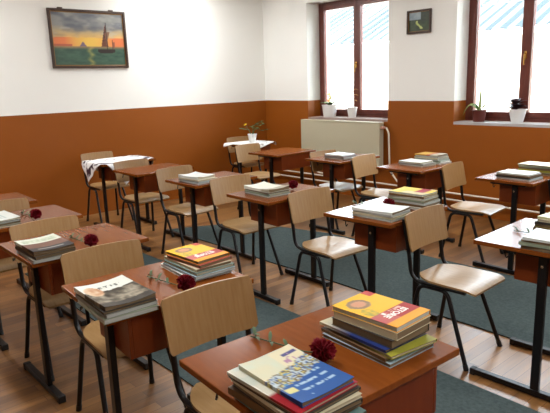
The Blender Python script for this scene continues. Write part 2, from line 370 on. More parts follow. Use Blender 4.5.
for i, (k, (x, y, r, sa, sb)) in enumerate(POS.items()):
    c = (x+A_/2, y+B_/2, 0)
    if i == 0:
        d_ = desk0; d_.location = c; d_.rotation_euler = (0, 0, math.radians(r)); d_.scale = (sa, sb, 1); tag(d_, DL[k], 'desk', 'student desks')
    else: d_ = dup(desk0, c, math.radians(r), DL[k], 'student desks', (sa, sb, 1))
    DESK[k] = d_
# ------------------------------------------------------------------ chairs
def make_chair():
    t = thing('school_chair', 'chair', 'chair')
    def seat(u, v):
        x = -.165 + .385*u
        hw = .185*min(1, (1-(max(0, .42-u)/.42)**2.6*.42))
        if u > .93: hw -= .012*((u-.93)/.07)**2
        if u < .04: hw *= .93
        y = (2*v-1)*hw
        z = .447 - .012*math.exp(-((u-.38)/.25)**2)*(1-(2*v-1)**2) - (.016*((u-.82)/.18)**2 if u > .82 else 0) + .006*(1-u)**4
        return (x, y, z), (0, 0, 1)
    bm = new(); add_slab(bm, seat, .011, 22, 14); obj('seat', bm, M['ply'], t, True)
    def back(u, v):
        a = (2*u-1); z = .596+.208*v
        cut = .016*max(0, (abs(a)-.93)/.07)**2.2
        zz = z - cut*(2*v-1)**3 + .004*v*(1-a*a)
        y = a*(.202-.003*(1-v))
        x = -.168 - .20*(z-.60) - .022*(1-a*a)
        return (x, y, zz), (-1, 0, 0)
    bm = new(); add_slab(bm, back, .010, 40, 10); bk = obj('backrest', bm, M['plyv'], t, True)
    for s in (-1, 1):
        for z in (.632, .768):
            bm = new(); x = -.168-.20*(z-.60)-.022*(1-.86**2); add_tube(bm, [(x+.0, s*.172, z), (x+.0035, s*.172, z)], .006, 10); obj('screw', bm, M['steel'], bk, True)
        yt = s*.172
        bm = new(); add_tube(bm, smooth_path([(-.2315, yt, .775), (-.1965, yt, .60), (-.172, yt, .425), (.16, yt, .425)], .07, 8), .0120, 10); obj('side_rail', bm, M['black'], t, True)
        # leg pair in one bent tube, split at the middle so each leg is its own
        ya, yb = s*.165, s*.199
        for nm, top, ft in (('r', (-.125, ya, .405), (-.20, yb, .0)), ('f', (.05, ya, .405), (.20, yb, 0))):
            mid = (-.0375, ya, .405)
            bm = new(); add_tube(bm, smooth_path([mid, top, ft], .045, 7), .0122, 10)
            lg = obj('leg', bm, M['black'], t, True)
            bm = new(); v = (Vector(ft)-Vector(top)).normalized(); add_tube(bm, [Vector(ft)-v*.03, Vector(ft)+v*.001], .0145, 10); obj('foot_cap', bm, M['plastic'], lg, True)
    bm = new(); add_tube(bm, [(-.03, -.165, .405), (-.03, .165, .405)], .010, 10); obj('cross_bar', bm, M['black'], t, True); bm = new(); add_tube(bm, [(.14, -.172, .425), (.14, .172, .425)], .009, 10); obj('cross_bar', bm, M['black'], t, True)
    return t
CH = {1:(-1.525,1.15,-3,'plywood chair nearest the camera, behind the desk with the blue workbook'),
2:(-2.375,1.114,-3.3,'plywood chair behind the lower left desk with the dark magazine'),
3:(-3.17,1.137,.2,'plywood chair behind the left edge desk with the brown magazine'),
4:(-4.02,1.125,0,'plywood chair behind the far left desk, its backrest cut by the photo edge'),
6:(-5.27,2.81,1,'plywood chair between the cloth covered desk and the bare middle row desk'),
7:(-4.44,2.825,2,'plywood chair in front of the bare middle row desk, by a low white book stack'),
8:(-3.555,2.80,-3,'plywood chair behind the centre desk with curled papers and carnation'),
9:(-5.41,4.50,1.2,'plywood chair between the potted plant desk and the bare desk near the corner'),
10:(-4.12,4.52,-.6,'plywood chair by the radiator whose greyish seat shines under its desk'),
11:(-3.515,4.50,5,'plywood chair between the radiator desk and the desk below the small picture'),
12:(-2.62,2.80,-2,'plywood chair with shining seat behind the glaring white desk'),
13:(-2.50,4.50,6,'plywood chair behind the window desk at right, before bare brown wall'),
14:(-1.66,2.81,2,'plywood chair facing the pale shining desk at the right edge'),
15:(-1.58,4.53,0,'plywood chair cut by the right photo edge beneath the right window'),
'A':(-6.31,2.90,0,'plywood chair against the left wall behind the patterned cloth desk'),
'B':(-6.31,5.04,-3,'plywood chair in the room corner behind the potted plant desk')}
ch0 = make_chair()
for i, (k, (x, y, r, lb)) in enumerate(CH.items()):
    if i == 0: ch0.location = (x, y, 0); ch0.rotation_euler = (0, 0, math.radians(r)); tag(ch0, lb, 'chair', 'plywood school chairs')
    else: dup(ch0, (x, y, 0), math.radians(r), lb, 'plywood school chairs')
# ------------------------------------------------------------------ books
def c_yellow(u, v):
    c = (250, 190, 8)
    if u > .60 and u < .86: c = (176, 34, 26) if v > .42 else (196, 92, 84)
    if u >= .86: c = (246, 166, 8)
    d = math.hypot((u-.23)/.15, (v-.36)/.24)
    if d < 1: c = (150, 120, 84) if d > .62 else (214, 150, 110)
    if u < .16 and .8 < v: c = (190, 40, 24)
    if math.hypot((u-.5)/.12, (v-.2)/.14) < 1: c = mixc(c, (112, 140, 90), .7*vnoise(u*22, v*22))
    if .62 < u < .68 and .45 < v < .78: c = (236, 190, 170) if vnoise(u*60, v*40, 2) > .4 else c
    return c
def c_blue(u, v):
    c = (232, 222, 186)
    if u < .42 and v < .55: c = mixc((214, 222, 200), (226, 216, 180), vnoise(u*9, v*9))
    n_ = vnoise(u*26, v*20, 4)
    e = u + .22*(v-.5) + .12*(fbm(u*6, v*6)-.5)
    if e > .36: c = [(92, 150, 196), (214, 200, 120), (120, 104, 70), (196, 210, 214), (70, 96, 150)][int(n_*4.99)]
    if e > .60: c = (36, 88, 158)
    if e > .60 and e < .9 and (int(u*26) % 3 == 0) and .25 < v < .86 and vnoise(v*30, u*8, 6) > .3: c = (172, 204, 228)
    if .10 < u < .16 and .70 < v < .95: c = (84, 84, 136)
    if .12 < u < .3 and .62 < v < .9 and n_ > .7: c = (184, 140, 168)
    if .7 < u < .8 and .05 < v < .22: c = (226, 220, 150)
    return c
def c_white_red(u, v):
    c = (226, 224, 206)
    if u > .62: c = (168, 34, 44)
    return mixc(c, (190, 210, 200), .4 if (u < .4 and vnoise(u*8, v*8) > .5) else 0)
def c_mag(u, v):
    e = u + .05*(fbm(u*5, v*8)-.5)
    c = (236, 238, 226)
    if e > .36: c = mixc((66, 58, 46), (176, 166, 146), max(0, min(1, (fbm(u*9, v*9, 2)-.3)*2.1)))
    if math.hypot((u-.33)/.2, (v-.2)/.16) < 1: c = mixc((196, 140, 100), (230, 210, 180), vnoise(u*16, v*16))
    if e > .84: c = mixc((48, 44, 40), (90, 84, 76), fbm(u*8, v*8))
    return c
def c_mag3(u, v):
    c = (228, 232, 214)
    if u > .12 and u < .34 and .08 < v < .9: c = mixc((176, 190, 160), (222, 226, 208), vnoise(u*14, v*26))
    if u > .42: c = mixc((140, 100, 82), (110, 78, 64), fbm(u*6, v*6))
    if u > .74: c = (58, 54, 54)
    if .82 < u < .88 and .2 < v < .8: c = (166, 164, 158)
    return c
def c_papers(u, v):
    c = (238, 236, 218)
    if u > .7: c = mixc((168, 160, 140), (200, 190, 164), fbm(u*7, v*7))
    return c
def c_white(u, v): return mixc((236, 236, 228), (226, 230, 222), vnoise(u*5, v*5))
def c_letter(u, v):
    c = (232, 236, 228)
    if .2 < u < .8 and .2 < v < .8 and (int(v*22) % 2 == 0) and vnoise(u*20, v*22) > .35: c = (176, 196, 190)
    return c
def c_orange(u, v):
    c = (226, 178, 72)
    if u > .5: c = (196, 96, 70)
    if u > .66: c = (206, 206, 190)
    return mixc(c, (120, 80, 50), .5*vnoise(u*10, v*10))
def c_yellow2(u, v):
    c = (236, 206, 84)
    if u > .35 and v < .5: c = (220, 206, 160)
    if .55 < u < .82 and v > .4: c = (168, 40, 60)
    return c
def c_green(u, v): return mixc((206, 202, 150), (228, 222, 190), vnoise(u*8, v*8))
def c_bluewhite(u, v): return (40, 58, 122) if u > .45 else (226, 216, 176)
def flat(c): return lambda u, v: c
PLAIN = {'cream': (214, 204, 172), 'olive': (168, 164, 60), 'blue': (40, 58, 122), 'brown': (120, 92, 62), 'grey': (150, 150, 142), 'teal': (108, 138, 132), 'rose': (190, 96, 84), 'paleblue': (168, 190, 198), 'white': (224, 224, 214), 'dark': (70, 66, 60), 'lilac': (176, 168, 184), 'orange': (206, 130, 50), 'sage': (150, 160, 136)}
FN = {'yellow': c_yellow, 'bluebook': c_blue, 'whitered': c_white_red, 'mag': c_mag, 'mag3': c_mag3, 'papers': c_papers, 'whitetop': c_white, 'letter': c_letter, 'orangetop': c_orange, 'yellow2': c_yellow2, 'greentop': c_green, 'bluewhite': c_bluewhite}
for k, v in PLAIN.items(): FN[k] = flat(v)
DESCR = {'yellow': 'yellow and red history textbook', 'bluebook': 'blue and cream illustrated workbook', 'whitered': 'white and red workbook', 'mag': 'magazine with white head strip and dark photo', 'mag3': 'magazine with white and brown cover', 'papers': 'white and tan booklet', 'whitetop': 'white booklet', 'letter': 'white printed booklet', 'orangetop': 'orange and grey booklet', 'yellow2': 'yellow, red and cream booklet', 'greentop': 'pale greenish booklet', 'bluewhite': 'cream and dark blue book'}
def dsc(k): return DESCR.get(k, {'paleblue': 'pale blue', 'rose': 'rose pink'}.get(k, k) + ' book')
def make_book(wx, wy, h, key, bend, spine, pages, label, loc, rz, group, name):
    """bend: (cu, cv, k) lifts the upper surface towards the edges"""
    t = thing(name, label, 'book', loc, rz, group)
    hero = key in ('yellow', 'bluebook', 'mag', 'mag3', 'whitered', 'yellow2', 'orangetop', 'letter', 'papers')
    nu, nv = (52, 40) if key in ('yellow', 'bluebook', 'mag', 'mag3') else ((22, 18) if hero or bend else (2, 2))
    bx, by = bend or (0, 0)
    def top(u, v):
        return h + bx*((2*u-1)**2 if bx > 0 else -(1-u)**2) + by*((2*v-1)**2 if by > 0 else -(v)**2)
    th = .0011
    bm = new()
    add_slab(bm, lambda u, v: ((-wx/2+wx*u, -wy/2+wy*v, top(u, v)), (0, 0, 1)), th, nu, nv)
    add_slab(bm, lambda u, v: ((-wx/2+wx*u, -wy/2+wy*v, th), (0, 0, 1)), th, 2, 2)
    ys = wy/2-.0006 if spine > 0 else -wy/2+.0006
    vv = 1 if spine > 0 else 0
    add_slab(bm, lambda u, v: ((-wx/2+wx*u, ys, th + v*(top(u, vv)-2*th)), (0, -1, 0)), .0006, max(2, nu//2), 2)
    o = obj('cover', bm, M['print'], t)
    f = FN[key]
    paint_mesh(o.data, lambda p: f(min(.999, max(0, p.x/wx+.5)), min(.999, max(0, p.y/wy+.5))), .8)
    bm = new(); i_ = .0025
    bm2 = bm
    n1, n2 = (10, 8) if bend else (2, 2)
    def pt(u, v):
        uu = (i_ + (wx-2*i_)*u)/wx; v2 = (i_ + (wy-2*i_)*v)/wy
        return -wx/2+wx*uu, -wy/2+wy*v2, uu, v2
    A, B = [], []
    for a in range(n1+1):
        ra, rb = [], []
        for b in range(n2+1):
            x, y, uu, v2 = pt(a/n1, b/n2); ra.append(bm.verts.new((x, y, top(uu, v2)-th-.0001))); rb.append(bm.verts.new((x, y, th+.0001)))
        A.append(ra); B.append(rb)
    for a in range(n1):
        for b in range(n2): bm.faces.new([A[a][b], A[a+1][b], A[a+1][b+1], A[a][b+1]]); bm.faces.new([B[a][b], B[a][b+1], B[a+1][b+1], B[a+1][b]])
    for a in range(n1): bm.faces.new([A[a][0], B[a][0], B[a+1][0], A[a+1][0]]); bm.faces.new([A[a][n2], A[a+1][n2], B[a+1][n2], B[a][n2]])
    for b in range(n2): bm.faces.new([A[0][b], A[0][b+1], B[0][b+1], B[0][b]]); bm.faces.new([A[n1][b], B[n1][b], B[n1][b+1], A[n1][b+1]])
    obj('page_block', bm, M[pages], t)
    return t, top
def lettering(txt, size, parent, loc, rz, m_, bold=0):
    cu = bpy.data.curves.new('title', 'FONT'); cu.body = txt; cu.size = size; cu.extrude = .0002; cu.offset = bold; cu.align_x = 'CENTER'; cu.align_y = 'CENTER'; cu.resolution_u = 3
    tmp = bpy.data.objects.new('title', cu); COL.objects.link(tmp)
    bpy.context.view_layer.update()
    me = bpy.data.meshes.new_from_object(tmp.evaluated_get(bpy.context.evaluated_depsgraph_get()))
    bpy.data.objects.remove(tmp); me.materials.clear(); me.materials.append(m_)
    o = bpy.data.objects.new('title_lettering', me); COL.objects.link(o); o.parent = parent; o.location = loc; o.rotation_euler = (0, 0, rz)
ORD = ['second', 'third', 'fourth', 'fifth', 'sixth', 'seventh', 'eighth', 'ninth']
M['ink'] = mat('dark_ink', (60, 56, 60), .5); M['winK'] = mat('white_ink', (244, 236, 226), .5)
def stack(cx, cy, rz, where, group, books):
    """books from the table up: (wx, wy, h, key, dx, dy, rot, bend, pages)"""
    z = TH + .0004; n = len(books)
    for i, bk in enumerate(books):
        wx, wy, h, key, dx, dy, rr = bk[:7]; bend = bk[7] if len(bk) > 7 else None; pg = bk[8] if len(bk) > 8 else ['pages', 'pages2', 'pages3'][i % 3]
        fromtop = n-1-i
        pos = 'topmost of' if fromtop == 0 else ('lowest in' if i == 0 else ORD[fromtop-1] + ' from the top in')
        lb = '%s, %s %s' % (dsc(key), pos, where)
        r = math.radians(rz+rr)
        sp = -1 if key in ('mag', 'mag3', 'bluebook') or (i % 2 and key != 'yellow') else 1
        t, top = make_book(wx, wy, h, key, bend, sp, pg, lb, (cx+dx, cy+dy, z), r, group, 'textbook' if h > .009 else 'booklet')
        if key == 'yellow':
            s = wy/.2
            lettering('ISTORIE', .034*s, t, (wx*.235, .0*s, h+.0003), -PI/2, M['winK'], .0009)
            lettering('III', .02*s, t, (wx*.15, -.04*s, h+.0003), -PI/2, M['winK'], .001)
        if key == 'mag': lettering('E T I S T', .03, t, (-wx*.255, wy*.10, top(.25, .62)+.0025), PI/2, M['ink'])
        z += h + .0005
    return z
S = []
Bk = stack
g = 'books on the front desk'
Bk(-.960, .884, -3, "the front desk's low stack", g, [
 (.28,.2,.015,'teal',.014,.002,-1,None,'pages2'),(.28,.2,.019,'brown',-.002,.0,4,None,'pages2'),(.275,.2,.013,'dark',.008,-.002,-2,None,'pages2'),(.275,.2,.010,'cream',.006,-.002,-1,None,'pages'),
 (.28,.2,.009,'dark',-.004,.0,2,None,'pages2'),(.27,.2,.009,'whitered',-.006,-.002,3,None,'pages'),(.245,.172,.006,'bluebook',-.002,.008,1,(.003,.005),'pages2')])
Bk(-1.035, 1.325, 1, "the front desk's tall stack", g, [
 (.28,.2,.012,'paleblue',-.002,-.012,-4,None,'pages2'),(.275,.2,.011,'brown',-.014,-.008,-6,None,'pages2'),(.25,.19,.010,'olive',.022,-.002,-9,None,'pages'),(.275,.19,.009,'bluewhite',-.024,-.008,-4,None,'pages2'),
 (.24,.18,.025,'dark',.0,.0,-2,None,'pages2'),(.24,.175,.023,'cream',.006,.003,0,None,'pages2'),(.245,.175,.016,'yellow',.0,.004,1,None,'pages3')])
g = 'books on the lower left desk'
Bk(-1.925, .872, -2, "the lower left desk's low stack", g, [
 (.28,.205,.017,'sage',.012,.0,-2,None,'pages3'),(.28,.2,.014,'grey',.004,.002,1,None,'pages3'),(.28,.2,.009,'dark',.0,.0,-1,None,'pages2'),(.28,.2,.008,'mag',-.004,.002,1,(.002,.009),'pages2')])
Bk(-2.04, 1.325, 2, "the lower left desk's yellow topped stack", g, [
 (.285,.2,.014,'white',-.018,-.004,-7,None,'pages3'),(.28,.2,.012,'paleblue',.004,.0,-4,None,'pages3'),(.27,.195,.012,'teal',.002,.002,-3,None,'pages'),
 (.27,.18,.013,'cream',-.006,.002,-4,None,'pages2'),(.24,.175,.014,'rose',.004,.004,2,None,'pages2'),(.24,.17,.014,'yellow',-.008,.004,1,None,'pages2')])
g = 'books on the left edge desk'
Bk(-2.835, .942, -1, "the left edge desk's stack", g, [
 (.29,.205,.016,'grey',.008,.0,-2,None,'pages3'),(.285,.2,.014,'dark',.004,.0,2,None,'pages2'),(.28,.2,.010,'brown',.0,.002,0,None,'pages2'),(.28,.2,.008,'mag3',-.006,.0,1,(.0,.007),'pages2')])
g = 'books on the far left desk'
Bk(-3.72, .965, 1, "the far left desk's stack", g, [
 (.28,.2,.012,'grey',.004,.0,-2),(.28,.2,.011,'sage',.0,.0,2),(.275,.2,.010,'dark',.0,.0,-1),(.27,.2,.008,'letter',-.004,.0,2,(.0,.006))])
g = 'books on the middle row desk left of centre'
Bk(-4.02, 2.665, 2, "the stack left of the centre desk", g, [
 (.29,.2,.012,'paleblue',.004,.0,-2,None,'pages3'),(.28,.2,.010,'grey',.0,.0,1,None,'pages3'),(.28,.2,.009,'cream',.0,.0,0,None,'pages'),(.26,.19,.008,'whitetop',-.02,.004,4,(.008,.010),'pages')])
g = 'books on the centre desk'
Bk(-3.145, 2.685, -1, "the centre desk's stack", g, [
 (.29,.205,.012,'teal',.004,.0,-2,None,'pages3'),(.285,.2,.010,'sage',.004,.0,1,None,'pages'),(.28,.2,.010,'grey',.0,.0,-2,None,'pages2'),(.28,.2,.009,'papers',-.006,.002,2,(.010,.008),'pages2')])
g = 'books on the radiator desk'
Bk(-3.995, 4.44, -3, "the radiator desk's stack", g, [
 (.28,.2,.013,'brown',.0,.0,-2,None,'pages3'),(.28,.2,.012,'grey',.004,.0,1,None,'pages3'),(.27,.2,.010,'lilac',.0,.0,2,None,'pages2'),(.26,.19,.009,'whitetop',-.006,.0,-2,(.0,.003),'pages3')])
g = 'books on the desk below the small picture'
Bk(-3.09, 4.50, -3, "the low stack below the small picture", g, [
 (.27,.2,.014,'sage',.004,.0,-2,None,'pages3'),(.28,.2,.012,'grey',.0,.0,2,None,'pages3'),(.25,.19,.009,'whitetop',-.014,.0,1,(.003,.002),'pages')])
Bk(-3.085, 4.73, 1, "the tall stack below the small picture", g, [
 (.29,.19,.014,'white',.016,.0,-3,None,'pages3'),(.28,.19,.014,'sage',.008,.0,3,None,'pages3'),(.26,.19,.014,'teal',.004,.0,0,None,'pages3'),(.26,.19,.013,'cream',.0,.0,-2,None,'pages3'),(.25,.18,.014,'brown',.0,.0,2,None,'pages3'),(.25,.18,.010,'orangetop',-.004,.0,-1,None,'pages2')])
g = 'books on the glaring white desk'
Bk(-2.075, 2.665, 3, "the glaring desk's white stack", g, [
 (.29,.205,.013,'sage',.006,.0,-2,None,'pages3'),(.285,.2,.012,'cream',.002,.0,2,None,'pages'),(.28,.2,.010,'grey',.0,.0,-1,None,'pages3'),(.28,.205,.010,'whitetop',-.004,.0,3,(.004,.004),'pages2')])
Bk(-2.10, 3.025, 3, "the glaring desk's yellow topped stack", g, [
 (.29,.19,.014,'white',.024,.0,-8,None,'pages3'),(.28,.19,.014,'brown',.0,.0,2,None,'pages2'),(.27,.185,.014,'grey',.006,.0,-2,None,'pages3'),(.26,.185,.013,'sage',.0,.0,1,None,'pages2'),(.26,.18,.012,'cream',-.003,.0,-2,None,'pages3'),(.25,.18,.012,'brown',.0,.0,2,None,'pages'),(.25,.18,.010,'yellow2',-.004,.0,-1,(.0,.003),'pages3')])
g = 'books on the right window desk'
Bk(-2.05, 4.365, -2, "the low stack below the right window", g, [
 (.28,.2,.014,'paleblue',.006,.0,-2,None,'pages3'),(.28,.2,.012,'dark',-.004,.0,2,None,'pages2'),(.27,.2,.010,'brown',.0,.0,-1,None,'pages2'),(.26,.19,.009,'letter',-.006,.0,2,(.0,.003),'pages3')])
Bk(-2.03, 4.70, 0, "the greenish stack below the right window", g, [
 (.28,.2,.020,'sage',.004,.0,-2,None,'pages2'),(.28,.2,.018,'olive',.0,.0,2,None,'pages2'),(.27,.2,.014,'dark',.0,.0,-1,None,'pages2'),(.27,.19,.013,'sage',-.004,.0,2,None,'pages'),(.27,.2,.010,'greentop',-.008,.0,-1,None,'pages2')])
g = 'books on the right edge desk'
Bk(-1.045, 2.665, 3, "the right edge desk's low stack", g, [
 (.28,.2,.018,'dark',.006,.0,-2,None,'pages2'),(.28,.2,.016,'sage',-.006,.0,3,None,'pages2'),(.27,.2,.010,'brown',.0,.0,-1,None,'pages2'),(.27,.2,.008,'letter',.004,.004,4,(.004,.003),'pages2')])
Bk(-1.125, 2.99, 0, "the right edge desk's tall stack", g, [
 (.28,.2,.014,'sage',-.004,.0,-3,None,'pages2'),(.28,.2,.014,'brown',.0,.0,2,None,'pages2'),(.27,.2,.014,'olive',.0,.0,-1,None,'pages2'),(.27,.19,.013,'dark',-.004,.0,4,None,'pages2'),(.27,.19,.013,'cream',.01,.0,1,None,'pages'),(.26,.18,.010,'greentop',.006,.0,-4,None,'pages2')])
# ------------------------------------------------------------------ carnations
def petal_disc(bm, c, ax, r, k, seed, lift):
    """ruffled ring of petals around axis ax"""
    ax = Vector(ax).normalized(); u = ax.orthogonal().normalized(); v = ax.cross(u); c = Vector(c)
    n = 44; rings = []
    rad = [.12, .55, .85, 1]
    for q, rr in enumerate(rad):
        ring = []
        for i in range(n):
            a = 2*PI*i/n
            ruff = (math.sin(a*k+seed)*.10+math.sin(a*(k*2.3)+seed*2)*.07+math.sin(a*17+seed)*.06)*rr*rr
            R_ = r*rr*(1+.10*math.sin(a*5+seed)*rr+.07*math.sin(a*19+seed)*rr*(q == 3))
            ring.append(bm.verts.new(c + (u*math.cos(a)+v*math.sin(a))*R_ + ax*(lift*rr*rr*r + ruff*r)))
        rings.append(ring)
    for a_, b_ in zip(rings, rings[1:]):
        for i in range(n): bm.faces.new([a_[i], a_[(i+1) % n], b_[(i+1) % n], b_[i]])
    bm.faces.new(rings[0][::-1])
def leaf_strip(bm, pts, wid, nrm=(0, 0, 1)):
    pts = [Vector(p) for p in pts]; n = len(pts)-1; rows = []
    for i, p in enumerate(pts):
        t = (pts[min(i+1, n)]-pts[max(i-1, 0)]).normalized(); s = t.cross(Vector(nrm)); s = s.normalized() if s.length > 1e-4 else Vector((1, 0, 0))
        w_ = wid*max(.08, math.sin(PI*(.12+.86*i/n))); nn = s.cross(t)
        rows.append([bm.verts.new(p-s*w_), bm.verts.new(p-nn*w_*.35), bm.verts.new(p+s*w_), bm.verts.new(p-nn*(w_*.35-.0008))])
    for a_, b_ in zip(rows, rows[1:]):
        for i in range(4): bm.faces.new([a_[i], a_[(i+1) % 4], b_[(i+1) % 4], b_[i]])
    bm.faces.new(rows[0]); bm.faces.new(rows[-1][::-1])
def make_carnation():
    t = thing('carnation', 'c', 'flower')
    bm = new(); c = (.11, 0, .039)
    for i, (r, l, d) in enumerate([(.030, -.35, -.008), (.032, -.05, 0), (.030, .35, .004), (.026, .7, .008), (.022, 1.1, .012), (.014, 1.5, .016)]):
        petal_disc(bm, (c[0]+d, 0, c[2]), (1, .1, .22), r, 6+i, i*1.9, l)
    b_ = obj('bloom', bm, M['carn'], t, True); b_.modifiers.new('s', 'SOLIDIFY').thickness = .0008
    bm = new(); add_tube(bm, [(.112, 0, .036), (.095, 0, .029), (.078, 0, .020)], [.010, .008, .003], 10); obj('calyx', bm, M['leaf'], t, True)
    bm = new(); add_tube(bm, [(.082, 0, .021), (.04, .004, .011), (-.04, .006, .006), (-.10, .002, .005), (-.17, -.004, .004)], .0022, 7); obj('stem', bm, M['stem'], t, True)
    for i, (x, a, l) in enumerate([(-.15, .7, .06), (-.15, -.6, .055), (-.09, .9, .06), (-.085, -.8, .05), (-.02, .6, .045), (-.17, 0, .04)]):
        bm = new(); leaf_strip(bm, [(x+math.cos(a)*l*q*-1*(-1 if i % 2 else 1), math.sin(a)*l*q, .006+.012*math.sin(PI*q*.7)) for q in (0, .2, .4, .6, .8, 1)], .006); obj('leaf', bm, M['stem'], t, True)
    return t
ca0 = make_carnation()
CA = [(-1.175, 1.082, 8, 'dark red carnation lying on the front desk between its two book stacks'),
(-1.955, 1.13, 3, 'dark red carnation on the lower left desk beside the yellow topped stack'),
(-2.865, 1.15, 0, 'dark red carnation on the left edge desk behind the brown magazine stack'),
(-3.735, 1.175, 0, 'dark red carnation on the far left desk near the photo edge'),
(-3.21, 2.90, 4, 'brighter red carnation behind the curled papers on the centre desk'),
(-2.25, 2.812, 4, 'small red carnation squeezed between the two stacks on the glaring desk'),
(-1.165, 2.828, 0, 'carnation with grey green leaves beside the white stack on the right edge desk')]
for i, (x, y, r, lb) in enumerate(CA):
    if i == 0: ca0.location = (x, y, TH+.001); ca0.rotation_euler = (0, 0, math.radians(r)); tag(ca0, lb, 'flower', 'carnations lying on the desks')
    else: dup(ca0, (x, y, TH+.001), math.radians(r), lb, 'carnations lying on the desks')
# ------------------------------------------------------------------ table cloths
def cloth(name, dk, half, rot, off, label, pat):
    """a square cloth turned by rot, laid over a desk and hanging over its edges"""
    n = 60; bm = new(); vs = []
    hx, hy = A_/2*dk.scale.x+.004, B_/2*dk.scale.y+.004; z0 = .7625
    for i in range(n+1):
        row = []
        for j in range(n+1):
            a, b = (2*i/n-1)*half, (2*j/n-1)*half
            x = a*math.cos(rot)-b*math.sin(rot)+off[0]; y = a*math.sin(rot)+b*math.cos(rot)+off[1]
            ex, ey = max(0, abs(x)-hx), max(0, abs(y)-hy); drop = ex+ey
            fold = .012*math.sin(18*(x if ey > ex else y)+2*a)*min(1, drop/.08)
            X = max(-hx, min(hx, x)) + (math.copysign(.006+min(ex, .03)*.5+abs(fold), x) if ex > 0 else 0)
            Y = max(-hy, min(hy, y)) + (math.copysign(.006+min(ey, .03)*.5+abs(fold), y) if ey > 0 else 0)
            row.append(bm.verts.new((X, Y, z0-drop+.001*math.sin(30*x)*math.sin(26*y)*(drop == 0)+.0012)))
        vs.append(row)
    for i in range(n):
        for j in range(n): bm.faces.new([vs[i][j], vs[i+1][j], vs[i+1][j+1], vs[i][j+1]])
    o = obj(name, bm, M['cloth'], smooth=True)
    cols = []
    for i in range(n+1):
        for j in range(n+1): cols.append(pat(2*i/n-1, 2*j/n-1))
    at = o.data.color_attributes.new('Col', 'FLOAT_COLOR', 'POINT')
    for k, c in enumerate(cols): at.data[k].color = (*lin(c), 1)
    s = o.modifiers.new('s', 'SOLIDIFY'); s.thickness = .0012; s.offset = 1
    o.location = dk.location; o.rotation_euler = dk.rotation_euler
    tag(o, label, 'tablecloth')
def patA(a, b):
    r = max(abs(a), abs(b))
    if .70 < r < .92 and fbm(a*9, b*9, 3) > .47: return (70, 52, 62)
    if r < .35 and vnoise(a*12, b*12, 5) > .72: return (150, 130, 140)
    return (236, 234, 232)
def patB(a, b):
    r = max(abs(a), abs(b))
    if .80 < r < .9 and vnoise(a*24, b*24, 3) > .55: return (160, 156, 150)
    return (238, 236, 232)
cloth('tablecloth', DESK['A'], .37, math.radians(38), (-.02, -.03), 'white cloth with dark embroidered pattern on the desk by the left wall', patA)
cloth('tablecloth', DESK['B'], .27, math.radians(14), (0.0, .0), 'white cloth with scalloped hanging corners on the corner desk under the plant', patB)
# ------------------------------------------------------------------ pot plants
def pot(t, r0, r1, h, m_, rim=.006):
    bm = new(); add_lathe(bm, [(r0, 0), (r0*1.02, .003), (r1, h-.012), (r1+rim, h-.012), (r1+rim, h), (r1-.003, h), (r1-.008, h-.02)], 24); obj('pot', bm, m_, t, True)
    bm = new(); add_lathe(bm, [(r1-.010, h-.022), (r1-.010, h-.018)], 20); obj('soil', bm, M['soil'], t)
def arch(x, y, z, dx, dy, top, end, n=9):
    return [(x+dx*q, y+dy*q, z+(top)*math.sin(PI*min(1, q)*.62)*1.0+(end)*q*q) for q in [k/n for k in range(n+1)]]
# on the corner desk
bx_, by_ = DESK['B'].location.x+.05, DESK['B'].location.y+.01
t = thing('potted_plant', "plant with yellow flower in a white pot on the corner desk", 'plant', (bx_, by_, .767))
pot(t, .044, .058, .115, M['white'])
for i in range(9):
    a = i*2.4; l = .08+.09*cellrand(i, 2); hh = .09+.12*cellrand(i, 5)
    if i in (2, 5): a, l = .9, .20; hh = .08
    bm = new(); add_tube(bm, [(0, 0, .08), (math.cos(a)*l*.4, math.sin(a)*l*.4, .09+hh*.8), (math.cos(a)*l, math.sin(a)*l, .09+hh)], .0022, 6); st = obj('stem', bm, M['leaf'], t)
    for q in range(3):
        a2 = a+(q-1)*1.0; p = Vector((math.cos(a)*l*(.6+.2*q), math.sin(a)*l*(.6+.2*q), .09+hh*(.85+.07*q)))
        bm = new(); leaf_strip(bm, [p + Vector((math.cos(a2), math.sin(a2), .2*math.sin(PI*k/5)-.1*k/5))*.06*k/5 for k in range(6)], .020); obj('leaf', bm, M['leaf'], st, True)
bm = new(); petal_disc(bm, (-.07, -.055, .235), (-.2, -.5, .8), .022, 5, 1, .3); petal_disc(bm, (-.07, -.055, .238), (-.2, -.5, .8), .014, 5, 2, .8)
o = obj('flower', bm, M['yflower'], t, True); o.modifiers.new('s', 'SOLIDIFY').thickness = .001
bm = new(); add_tube(bm, [(0, 0, .08), (-.04, -.03, .17), (-.07, -.055, .235)], .002, 6); obj('flower_stem', bm, M['leaf'], t)
# on the left window sill
t = thing('potted_plant', "leafy plant with pale yellow bloom in a wide white pot on left window sill", 'plant', (-5.575, YW+.12, SILL))
pot(t, .085, .105, .17, M['white'])
for i in range(14):
    a = i*2.4; l = .12+.07*cellrand(i, 1)
    bm = new(); leaf_strip(bm, [(math.cos(a)*l*q, math.sin(a)*l*q*.75, .155+.09*math.sin(PI*q*.62)-.05*q) for q in [k/6 for k in range(7)]], .024); obj('leaf', bm, M['leaf'] if i % 3 else M['leaf2'], t, True)
bm = new(); add_tube(bm, [(0, 0, .15), (.01, 0, .29)], .004, 6); obj('flower_stem', bm, M['leaf'], t)
for k in range(3):
    bm = new(); petal_disc(bm, (.01+.012*math.cos(2*k), .012*math.sin(2*k), .25+.03*k), (.1, -.6, .8), .028, 5, k, .5); o = obj('flower', bm, M['cflower'], t, True); o.modifiers.new('s', 'SOLIDIFY').thickness = .001
t = thing('potted_plant', "tall thin amber plant in a small white pot on the left window sill", 'plant', (-5.16, YW+.12, SILL))
pot(t, .05, .068, .14, M['white'])
